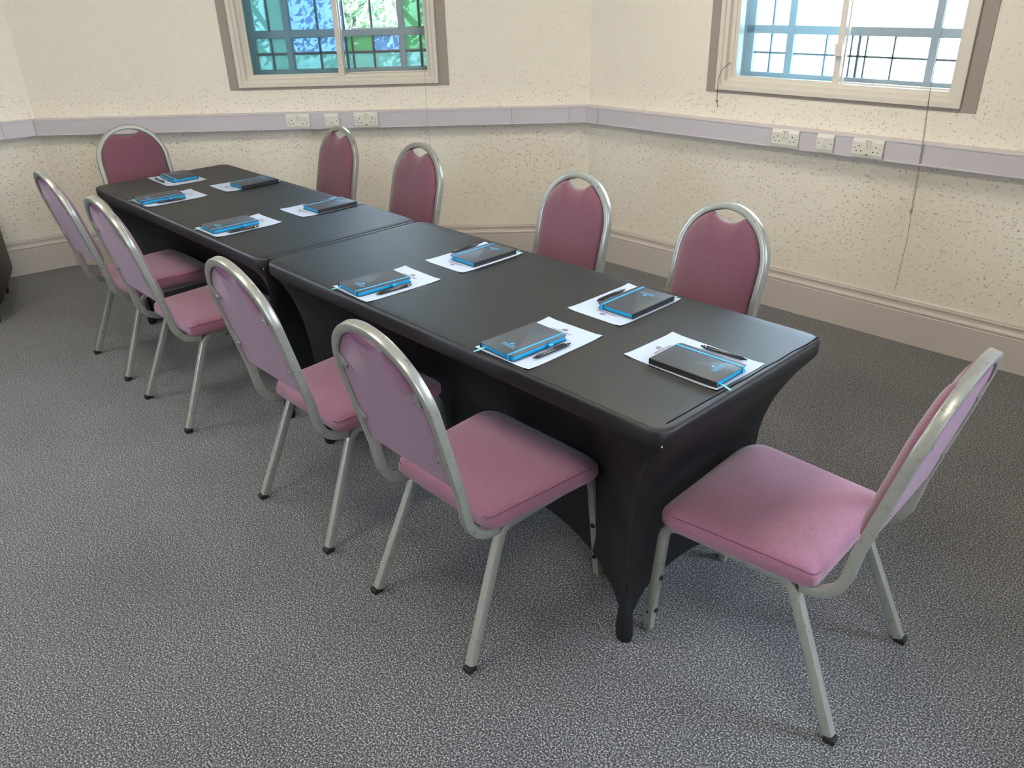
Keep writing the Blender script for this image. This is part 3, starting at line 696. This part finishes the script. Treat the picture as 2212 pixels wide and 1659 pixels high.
# ------------------------------------------------------------------ tables under stretch covers
TL, TW, TH = 1.83, 0.74, 0.760
def table(x0, y0, rz, label, seams, crease):
    """local frame: x from -TL to 0, y from 0 to TW"""
    r = empty('folding_table', (x0, y0, 0), rz)
    RC = 0.045
    # perimeter samples: list of (side index, s)
    NS, NT = 40, 24
    def rect_pt(k, s):
        c = [(0, 0), (0, TW), (-TL, TW), (-TL, 0)]; a = c[k]; b = c[(k + 1) % 4]; return Vector((a[0] + (b[0] - a[0]) * s, a[1] + (b[1] - a[1]) * s))
    def rounded(p, ins, rc):
        x = min(max(p.x, -TL + ins + rc), -ins - rc); y = min(max(p.y, ins + rc), TW - ins - rc)
        # project the boundary point onto the rounded rectangle
        q = Vector((min(max(p.x, -TL + ins), -ins), min(max(p.y, ins), TW - ins))); d = q - Vector((x, y))
        if abs(d.x) > 1e-9 and abs(d.y) > 1e-9: return Vector((x, y)) + d.normalized() * rc
        return q
    FX, FY = 0.137, 0.075
    base = []
    for k in range(4):
        L = TW if k % 2 == 0 else TL; n_ = NT if k % 2 == 0 else NS + 20
        for q in range(n_):
            t = q / n_; t = 0.5 - 0.5 * math.cos(PI * t); base.append((k, t))   # denser towards the corners
    bm = bmesh.new(); rings = []
    # top and rolled edge
    for ins, z, rc in ((0.30, 0.760, 0.03), (0.15, 0.760, 0.03), (0.05, 0.760, 0.05), (0.014, 0.7598, RC), (0.007, 0.7585, RC), (0.0025, 0.755, RC), (0.0, 0.749, RC), (0.0, 0.722, RC), (0.002, 0.712, RC), (0.008, 0.704, RC)):
        rings.append([bm.verts.new((*rounded(rect_pt(k, s), ins, rc), z)) for k, s in base])
    # the drape: each side hangs between its two corner feet, drawn in and arched
    edge = [rounded(rect_pt(k, s), 0.008, RC) for k, s in base]
    def foot(k): return [Vector((-FX, FY)), Vector((-FX, TW - FY)), Vector((-TL + FX, TW - FY)), Vector((-TL + FX, FY))][k % 4]
    NV = 16
    for j in range(1, NV + 1):
        v = j / NV; row = []
        for (k, s), e in zip(base, edge):
            w = 1 - abs(2 * s - 1) ** 4; f = foot(k).lerp(foot(k + 1), s)
            inn = [Vector((-1, 0)), Vector((0, -1)), Vector((1, 0)), Vector((0, 1))][k]
            deep, lift, pw = (0.055, 0.075, 2.5) if k % 2 == 0 else (0.185, 0.12, 4)
            h = f + inn * deep * (1 - abs(2 * s - 1) ** pw); zb = 0.004 + lift * (1 - abs(2 * s - 1) ** 3)
            z = 0.704 + (zb - 0.704) * v
            # pull-in with height: quick under the table edge, then nearly straight down
            g = 1 - (1 - v) ** (5.0 if k % 2 else 3.2); gc = 1 - (1 - v) ** 6
            edge_w = abs(2 * s - 1) ** 12; gg = g * (1 - edge_w) + gc * edge_w
            if k % 2 == 0: gg = gg * 0.93 + 0.07 * v
            p = e.lerp(h, gg)
            row.append(bm.verts.new((p.x, p.y, z)))
        rings.append(row)
    for a, b in zip(rings, rings[1:]):
        for q in range(len(a)): bm.faces.new((a[q], a[(q + 1) % len(a)], b[(q + 1) % len(a)], b[q]))
    bm.faces.new(rings[0])
    cv = finish('stretch_cover', bm, 'spandex_black', r, smooth=True, angle=70)
    for k in range(4):       # foot pockets
        f = foot(k); bm = bmesh.new()
        sgx = 1 if k in (0, 1) else -1; sgy = -1 if k in (0, 3) else 1
        prev = None
        for z, rr in ((0.0, 0.022), (0.010, 0.026), (0.05, 0.026), (0.10, 0.022), (0.16, 0.012), (0.20, 0.002)):
            c = f + Vector((-sgx * 0.008, -sgy * 0.006)); ring = [bm.verts.new((c.x + rr * math.cos(2 * PI * q / 12), c.y + rr * 0.8 * math.sin(2 * PI * q / 12), z)) for q in range(12)]
            if prev:
                for q in range(12): bm.faces.new((prev[q], prev[(q + 1) % 12], ring[(q + 1) % 12], ring[q]))
            else: bm.faces.new(ring[::-1])
            prev = ring
        finish('foot_pocket', bm, 'spandex_black', cv, smooth=True)
    for (xa, ya, xb, yb, side) in seams:
        bm = bmesh.new(); nseg = 10; pts = [Vector((xa + (xb - xa) * t / nseg + 0.0016 * math.sin(3.0 * t + xa), ya + (yb - ya) * t / nseg, TH + 0.0002)) for t in range(nseg + 1)]
        sweep(bm, pts, [(-0.0016, -0.0006), (0.0016, -0.0006), (0.0012, 0.0011), (-0.0012, 0.0011)], Vector((1, 0, 0))); finish('seam', bm, 'seam_black', cv)
    for (xa, ya, xb, yb) in crease:
        bm = bmesh.new(); nseg = 12; pr = [(-0.010, -0.0005), (0.010, -0.0005), (0.004, 0.0008), (0.0, 0.0012), (-0.004, 0.0008)]
        pts = [Vector((xa + (xb - xa) * t / nseg + 0.004 * math.sin(1.7 * t), ya + (yb - ya) * t / nseg, TH + 0.0001)) for t in range(nseg + 1)]
        sweep(bm, pts, pr, Vector((1, 0, 0))); finish('crease', bm, 'spandex_black', cv, smooth=True)
    # the table inside
    bm = bmesh.new(); box(bm, (-TL + 0.012, 0.012, 0.712), (-0.012, TW - 0.012, 0.752), 0.006); finish('tabletop', bm, 'table_plastic', r)
    tag(r, label, 'table', 'rectangular tables in black stretch covers'); return r
table(0, 0, 0, 'near long table in a black stretch cover, next to the end chair', [(-0.027, 0.045, -0.013, TW - 0.02, 0)], [(-0.90, 0.07, -0.884, 0.52)])
# far table: local x=0 edge meets the near table at world x=-1.85
table(-1.851, -0.004, -0.002, 'far long table in a black stretch cover, between far head chair and near table', [], [(-0.80, 0.12, -0.79, 0.60)])
# the strip of far cover turned between the two tables
bm = bmesh.new()
for P in ((-1.853, 0.03, -1.856, 0.71),):
    box(bm, (-1.850, 0.03, 0.735), (-1.831, 0.71, 0.7585), 0.002)
tag(finish('table_joining_strip', bm, 'spandex_black'), 'narrow black fabric strip filling the gap between the two tables', 'strip')

# ------------------------------------------------------------------ stationery
def logo(bm, w, z, y0, cx, lines=True, thick=0.0):
    """small emblem over CENTRAL HALL, width w"""
    s = w / 8.0
    text_bm(bm, 'CENTRAL HALL', s * 1.13, (cx, y0, z), 0, 0.00008, thick=thick)
    # domed emblem with a ribbed side
    ey = y0 + s * 1.25
    pts = [(0.95 * math.cos(a) * (0.9 if math.sin(a) > 0.8 else 1), 1.5 * math.sin(a) ** 0.8) for a in [PI * k / 12 for k in range(7)]]
    right = [(x, y) for x, y in pts]
    q = [bm.verts.new((cx - x * s, ey + y * s, z + 0.0001)) for x, y in right] + [bm.verts.new((cx - 0.05 * s, ey, z + 0.0001))]
    bm.faces.new(q)
    for k in range(3):
        x0 = 0.16 + 0.27 * k; h = 1.5 * math.sin(math.acos(min(0.99, x0 / 0.95))) ** 0.8
        v = [bm.verts.new((cx + x * s, ey + y * s, z + 0.0001)) for x, y in ((x0, 0), (x0 + 0.15, 0), (x0 + 0.15, h * 0.92), (x0, h))]; bm.faces.new(v)
    if lines:
        for k, (ly, lw) in enumerate(((-0.55, 3.1), (-1.25, 3.9))):
            x = -lw
            while x < lw:
                L = 0.5 + 0.45 * ((k * 7 + int(x * 3)) % 3) / 2
                v = [bm.verts.new((cx + a * s, y0 + b * s, z)) for a, b in ((x, ly), (min(lw, x + L), ly), (min(lw, x + L), ly + 0.22), (x, ly + 0.22))]; bm.faces.new(v)
                x += L + 0.12
def notebook():
    r = empty('notebook'); w, h, t = 0.137, 0.207, 0.016
    def rr_out(w2, h2, rc):     # rounded at the fore edge, nearly square at the spine (x=-w/2)
        pts = []
        for cx, cy, a0, rr in ((w2 / 2, h2 / 2, 0, rc), (-w2 / 2, h2 / 2, 90, 0.0015), (-w2 / 2, -h2 / 2, 180, 0.0015), (w2 / 2, -h2 / 2, 270, rc)):
            sx = 1 if cx > 0 else -1; sy = 1 if cy > 0 else -1
            for k in range(7):
                a = math.radians(a0 + 15 * k); pts.append((cx - sx * rr + rr * math.cos(a), cy - sy * rr + rr * math.sin(a)))
        return pts
    def slab(name, pts, z0, z1, mt, bev=0.0006):
        bm = bmesh.new(); rings = []
        for ins, z in ((bev, z0), (0, z0 + bev), (0, z1 - bev), (bev, z1)):
            rings.append([bm.verts.new((x * (1 - ins / 0.07), y * (1 - ins / 0.1), z)) for x, y in pts])
        for a, b in zip(rings, rings[1:]):
            for k in range(len(a)): bm.faces.new((a[k], a[(k + 1) % len(a)], b[(k + 1) % len(a)], b[k]))
        bm.faces.new(rings[0][::-1]); bm.faces.new(rings[-1]); return finish(name, bm, mt, r, smooth=True, angle=50)
    slab('back_cover', rr_out(w, h, 0.010), 0.0, 0.0018, 'notebook_cover'); fc = slab('front_cover', rr_out(w, h, 0.010), t - 0.0018, t, 'notebook_cover')
    pb = slab('page_block', [(x - 0.0005, y) for x, y in rr_out(w - 0.005, h - 0.006, 0.008)], 0.0018, t - 0.0018, 'page_block', 0.0001)
    bm = bmesh.new(); box(bm, (-w / 2 - 0.0012, -h / 2, 0.0), (-w / 2 + 0.003, h / 2, t), 0.0011); finish('spine', bm, 'notebook_spine', r)
    bm = bmesh.new(); xe = w / 2 - 0.0185; ew = 0.0062; e = 0.0007
    box(bm, (xe - ew / 2, -h / 2 - 0.001, t - 0.0002), (xe + ew / 2, h / 2 + 0.001, t + e)); box(bm, (xe - ew / 2, -h / 2 - 0.001, -0.0), (xe + ew / 2, -h / 2 - 0.0002, t + e)); box(bm, (xe - ew / 2, h / 2 + 0.0002, 0), (xe + ew / 2, h / 2 + 0.001, t + e))
    finish('elastic_band', bm, 'elastic_blue', r)
    bm = bmesh.new(); lp = [Vector((w / 2 - 0.004, 0.030, 0.0065)), Vector((w / 2 + 0.003, 0.030, 0.0050)), Vector((w / 2 + 0.009, 0.030, 0.0075)), Vector((w / 2 + 0.009, 0.030, 0.0115)), Vector((w / 2 + 0.003, 0.030, 0.0125)), Vector((w / 2 - 0.004, 0.030, 0.0100))]
    sweep(bm, smooth_path(lp, 3), [(-0.007, -0.0004), (0.007, -0.0004), (0.007, 0.0004), (-0.007, 0.0004)], Vector((0, 1, 0))); finish('pen_loop', bm, 'elastic_blue', r)
    bm = bmesh.new(); rb = [Vector((-0.050, -h / 2 + 0.02, 0.006)), Vector((-0.051, -h / 2 - 0.004, 0.0055)), Vector((-0.053, -h / 2 - 0.018, 0.0035)), Vector((-0.057, -h / 2 - 0.032, 0.0022))]
    sweep(bm, smooth_path(rb, 4), [(-0.0030, -0.0002), (0.0030, -0.0002), (0.0030, 0.0002), (-0.0030, 0.0002)], Vector((1, 0, 0))); finish('ribbon_marker', bm, 'ribbon_cyan', r)
    bm = bmesh.new(); logo(bm, 0.054, t + 0.0002, -0.0585, 0.003, thick=0.00006); finish('cover_logo', bm, 'logo_blue', fc)
    return r
def pen():
    r = empty('pen'); bm = bmesh.new(); R = 0.0052; z = R + 0.0002
    prof = [(-0.070, 0.0008), (-0.068, 0.0014), (-0.055, 0.0044), (-0.053, R), (0.052, R), (0.054, 0.0046), (0.0605, 0.0045), (0.062, 0.0028), (0.069, 0.0028), (0.070, 0.0016)]
    rings = [[bm.verts.new((rr * math.cos(2 * PI * q / 12), y, z + rr * math.sin(2 * PI * q / 12))) for q in range(12)] for y, rr in prof]
    for a, b in zip(rings, rings[1:]):
        for q in range(12): bm.faces.new((a[q], a[(q + 1) % 12], b[(q + 1) % 12], b[q]))
    bm.faces.new(rings[0][::-1]); bm.faces.new(rings[-1]); finish('barrel', bm, 'pen_black', r, smooth=True, angle=40)
    bm = bmesh.new(); box(bm, (-0.0085, 0.012, z + 0.0005), (-0.0060, 0.052, z + 0.0040), 0.0006); box(bm, (-0.0080, 0.048, z + 0.0), (-0.003, 0.053, z + 0.004), 0.0005); finish('clip', bm, 'pen_black', r)
    bm = bmesh.new(); sweep(bm, [Vector((0, 0.0525, z)), Vector((0, 0.0540, z))], [(0.0054 * math.cos(2 * PI * q / 12), 0.0054 * math.sin(2 * PI * q / 12)) for q in range(12)], Vector((1, 0, 0))); finish('band', bm, 'steel', r)
    return r
def sheet():
    bm = bmesh.new(); w, h = 0.210, 0.297; nx, ny = 8, 10; top = []
    vs = [[bm.verts.new((-w / 2 + w * a / nx, -h / 2 + h * b / ny, 0.0005 + 0.0030 * max(0, (abs(a / nx - 0.5) + abs(b / ny - 0.5) - 0.82) / 0.18) ** 2)) for b in range(ny + 1)] for a in range(nx + 1)]
    for a in range(nx):
        for b in range(ny): bm.faces.new((vs[a][b], vs[a + 1][b], vs[a + 1][b + 1], vs[a][b + 1]))
    r = finish('letterhead_sheet', bm, 'paper_white', smooth=True)
    bm = bmesh.new(); logo(bm, 0.080, 0.0010, 0.0915, -0.004, lines=False); finish('printed_logo', bm, 'print_mauve', r)
    return r
nb0, pn0, sh0 = notebook(), pen(), sheet()
ZT_ = TH + 0.0003
H_ = PI / 2
#   notebook (x,y,ang), pen(x,y,ang) or None, paper(x,y,ang)
ST = [
 ((-0.145, 0.334, H_), (-0.138, 0.444, H_ + 0.04), (-0.180, 0.364, H_ - 0.03), 'at the near end of the table before the end chair', 'nearest'),
 ((-0.577, 0.131, -0.035), (-0.481, 0.142, -0.05), (-0.556, 0.170, 0.01), 'in front of the nearest front-row chair', ''),
 ((-0.538, 0.575, PI + 0.005), (-0.637, 0.577, PI + 0.012), (-0.566, 0.556, PI + 0.0), 'before the rightmost back chair', ''),
 ((-1.294, 0.129, -0.075), (-1.198, 0.137, -0.056), (-1.276, 0.165, -0.03), 'in front of the second front-row chair', ''),
 ((-1.248, 0.575, PI + 0.005), (-1.362, 0.587, PI + 0.012), (-1.270, 0.552, PI + 0.01), 'before the left of the near back chairs', ''),
 ((-2.372, 0.133, -0.02), (-2.268, 0.139, -0.07), (-2.358, 0.165, 0.01), 'on far table near the gap, front side', ''),
 ((-2.328, 0.597, PI + 0.005), (-2.428, 0.590, PI + 0.02), (-2.360, 0.565, PI + 0.01), 'on far table near the gap, back side', ''),
 ((-3.108, 0.127, -0.09), (-3.012, 0.140, -0.14), (-3.090, 0.168, 0.0), 'on far table at the last front-row chair', ''),
 ((-3.045, 0.590, PI + 0.02), (-3.135, 0.585, PI + 0.01), (-3.083, 0.562, PI), 'on far table, back side, nearest the far head chair', ''),
 ((-3.505, 0.388, -H_ - 0.06), (-3.512, 0.284, -H_ - 0.04), (-3.490, 0.372, -H_ - 0.03), 'at the far head of the table', ''),
]
for k, (nb, pn, pp, where, _) in enumerate(ST):
    a = sh0 if k == 0 else dup(sh0); b = nb0 if k == 0 else dup(nb0)
    a.location = (pp[0], pp[1], ZT_); a.rotation_euler = (0, 0, pp[2]); tag(a, 'white letterhead sheet ' + where, 'paper', 'letterhead sheets under the notebooks')
    b.location = (nb[0], nb[1], ZT_ + 0.0012); b.rotation_euler = (0, 0, nb[2]); tag(b, 'blue-edged grey notebook ' + where, 'notebook', 'grey notebooks with blue elastic bands')
    c = pn0 if k == 0 else dup(pn0)
    c.location = (pn[0], pn[1], ZT_ + 0.0012); c.rotation_euler = (0, 0, pn[2]); tag(c, 'black pen beside notebook ' + where, 'pen', 'black pens laid beside the notebooks')

# ------------------------------------------------------------------ armchair at the left edge
r = empty('armchair', (-4.583, -0.735, 0), math.atan2(-0.31, 0.95))
def rbox(name, lo, hi, bev, mt, par, seg=5):
    bm = bmesh.new(); vs = [Vector((x, y, z)) for x in (lo[0], hi[0]) for y in (lo[1], hi[1]) for z in (lo[2], hi[2])]; v = [bm.verts.new(p) for p in vs]
    for f in ((0, 1, 3, 2), (4, 6, 7, 5), (0, 4, 5, 1), (2, 3, 7, 6), (0, 2, 6, 4), (1, 5, 7, 3)): bm.faces.new([v[i] for i in f])
    bmesh.ops.recalc_face_normals(bm, faces=bm.faces[:])
    bmesh.ops.bevel(bm, geom=bm.edges[:], offset=bev, segments=seg, affect='EDGES', profile=0.5)
    return finish(name, bm, mt, par, smooth=True, angle=60)
rbox('arm', (-0.35, 0.235, 0.10), (0.35, 0.375, 0.74), 0.055, 'leather_dark', r); rbox('arm', (-0.35, -0.375, 0.10), (0.35, -0.235, 0.74), 0.055, 'leather_dark', r)
rbox('backrest', (-0.35, -0.27, 0.12), (-0.20, 0.27, 0.76), 0.055, 'leather_dark', r); rbox('seat', (-0.24, -0.24, 0.12), (0.34, 0.24, 0.43), 0.05, 'leather_dark', r)
for sx in (-0.28, 0.28):
    for sy in (-0.30, 0.30):
        bm = bmesh.new(); cyl(bm, (sx, sy, 0.0), (0, 0, 1), 0.018, 0.115, 14, 0.030); finish('leg', bm, 'foot_black', r, smooth=True, angle=50)
tag(r, 'dark brown leather tub armchair at the left edge of the photo', 'armchair')

# ------------------------------------------------------------------ ceiling lamps
LW = ['above the floor before the far table', 'above the floor before the near table', 'above the photographer', 'behind the photographer', 'above the floor between near table and back wall']
k = 0
for (x, y) in ((-3.2, -0.9), (-1.1, -0.9), (1.0, -0.9), (-1.0, -3.4), (-1.1, 1.3)):
    t = empty('ceiling_light', (x, y, HC)); k += 1
    bm = bmesh.new(); box(bm, (-0.31, -0.31, -0.05), (0.31, 0.31, -0.0005), 0.004); finish('housing', bm, 'lamp_body', t)
    bm = bmesh.new(); box(bm, (-0.28, -0.28, -0.056), (0.28, 0.28, -0.0505)); finish('diffuser', bm, 'diffuser', t)
    tag(t, 'square ceiling light panel ' + LW[k - 1], 'light', 'square ceiling light panels')

# ------------------------------------------------------------------ outside
bm = bmesh.new(); box(bm, (-30, -30, -0.9), (30, 40, -0.8))
o = struct('ground', bm, 'paving_pale')
def hedge(name, cx, cy, rx, ry, z0, z1, nleaf, label, seed):
    rnd = random.Random(seed); bm = bmesh.new()
    for _ in range(nleaf):
        th = rnd.uniform(0, 2 * PI); u = rnd.uniform(0.75, 1.0) ** 0.5
        z = rnd.uniform(z0, z1); bul = 0.85 + 0.25 * math.sin(5 * th + z * 3) * math.sin(4 * z + th)
        c = Vector((cx + rx * u * bul * math.cos(th), cy + ry * u * bul * math.sin(th), z))
        s = rnd.uniform(0.03, 0.065); A = Vector((rnd.gauss(0, 1), rnd.gauss(0, 1), rnd.gauss(0, 1))).normalized(); B = A.orthogonal().normalized(); Cc = A.cross(B)
        v = [bm.verts.new(c + B * s), bm.verts.new(c + Cc * s * 0.5 + A * s * 0.15), bm.verts.new(c - B * s), bm.verts.new(c - Cc * s * 0.5 + A * s * 0.15)]; bm.faces.new(v)
    r = empty(name, (0, 0, 0)); f = finish('foliage', bm, 'leaf_green', r)
    bm = bmesh.new(); tube(bm, [Vector((cx, cy, -0.8)), Vector((cx + 0.05, cy, 0.3)), Vector((cx - 0.05, cy + 0.1, z1 - 0.4))], 0.09, 10); finish('trunk', bm, 'bark', r, smooth=True)
    for q in range(5):
        bm = bmesh.new(); a = q * 1.3; tube(bm, [Vector((cx, cy, 0.0 + 0.3 * q)), Vector((cx + rx * 0.7 * math.cos(a), cy + ry * 0.7 * math.sin(a), 0.7 + 0.35 * q))], 0.03, 6); finish('branch', bm, 'bark', r, smooth=True)
    tag(r, label, 'tree', 'leafy trees outside the left window')
hedge('leafy_tree', -6.2, 4.6, 1.3, 1.3, -0.8, 3.4, 9000, 'leafy green tree seen through the clear panes of the left window', 3)
hedge('leafy_tree', -7.9, 3.4, 1.3, 1.3, -0.8, 3.0, 6000, 'leafy tree further left outside, behind the blue-tinted sash', 5)
bm = bmesh.new(); box(bm, (-0.09, -0.12, -0.8), (0.09, 0.12, 2.6)); o = finish('brick_pier', bm, 'brick_red'); o.location = (-1.862, 3.25, 0); tag(o, 'red brick pier outside the right window at its left side', 'pier')

bm = bmesh.new(); box(bm, (-2.9, 3.75, -0.8), (-1.72, 3.9, 3.0)); tag(finish('garden_wall', bm, 'render_green'), 'pale green rendered wall behind the brick pier outside the right window', 'wall')
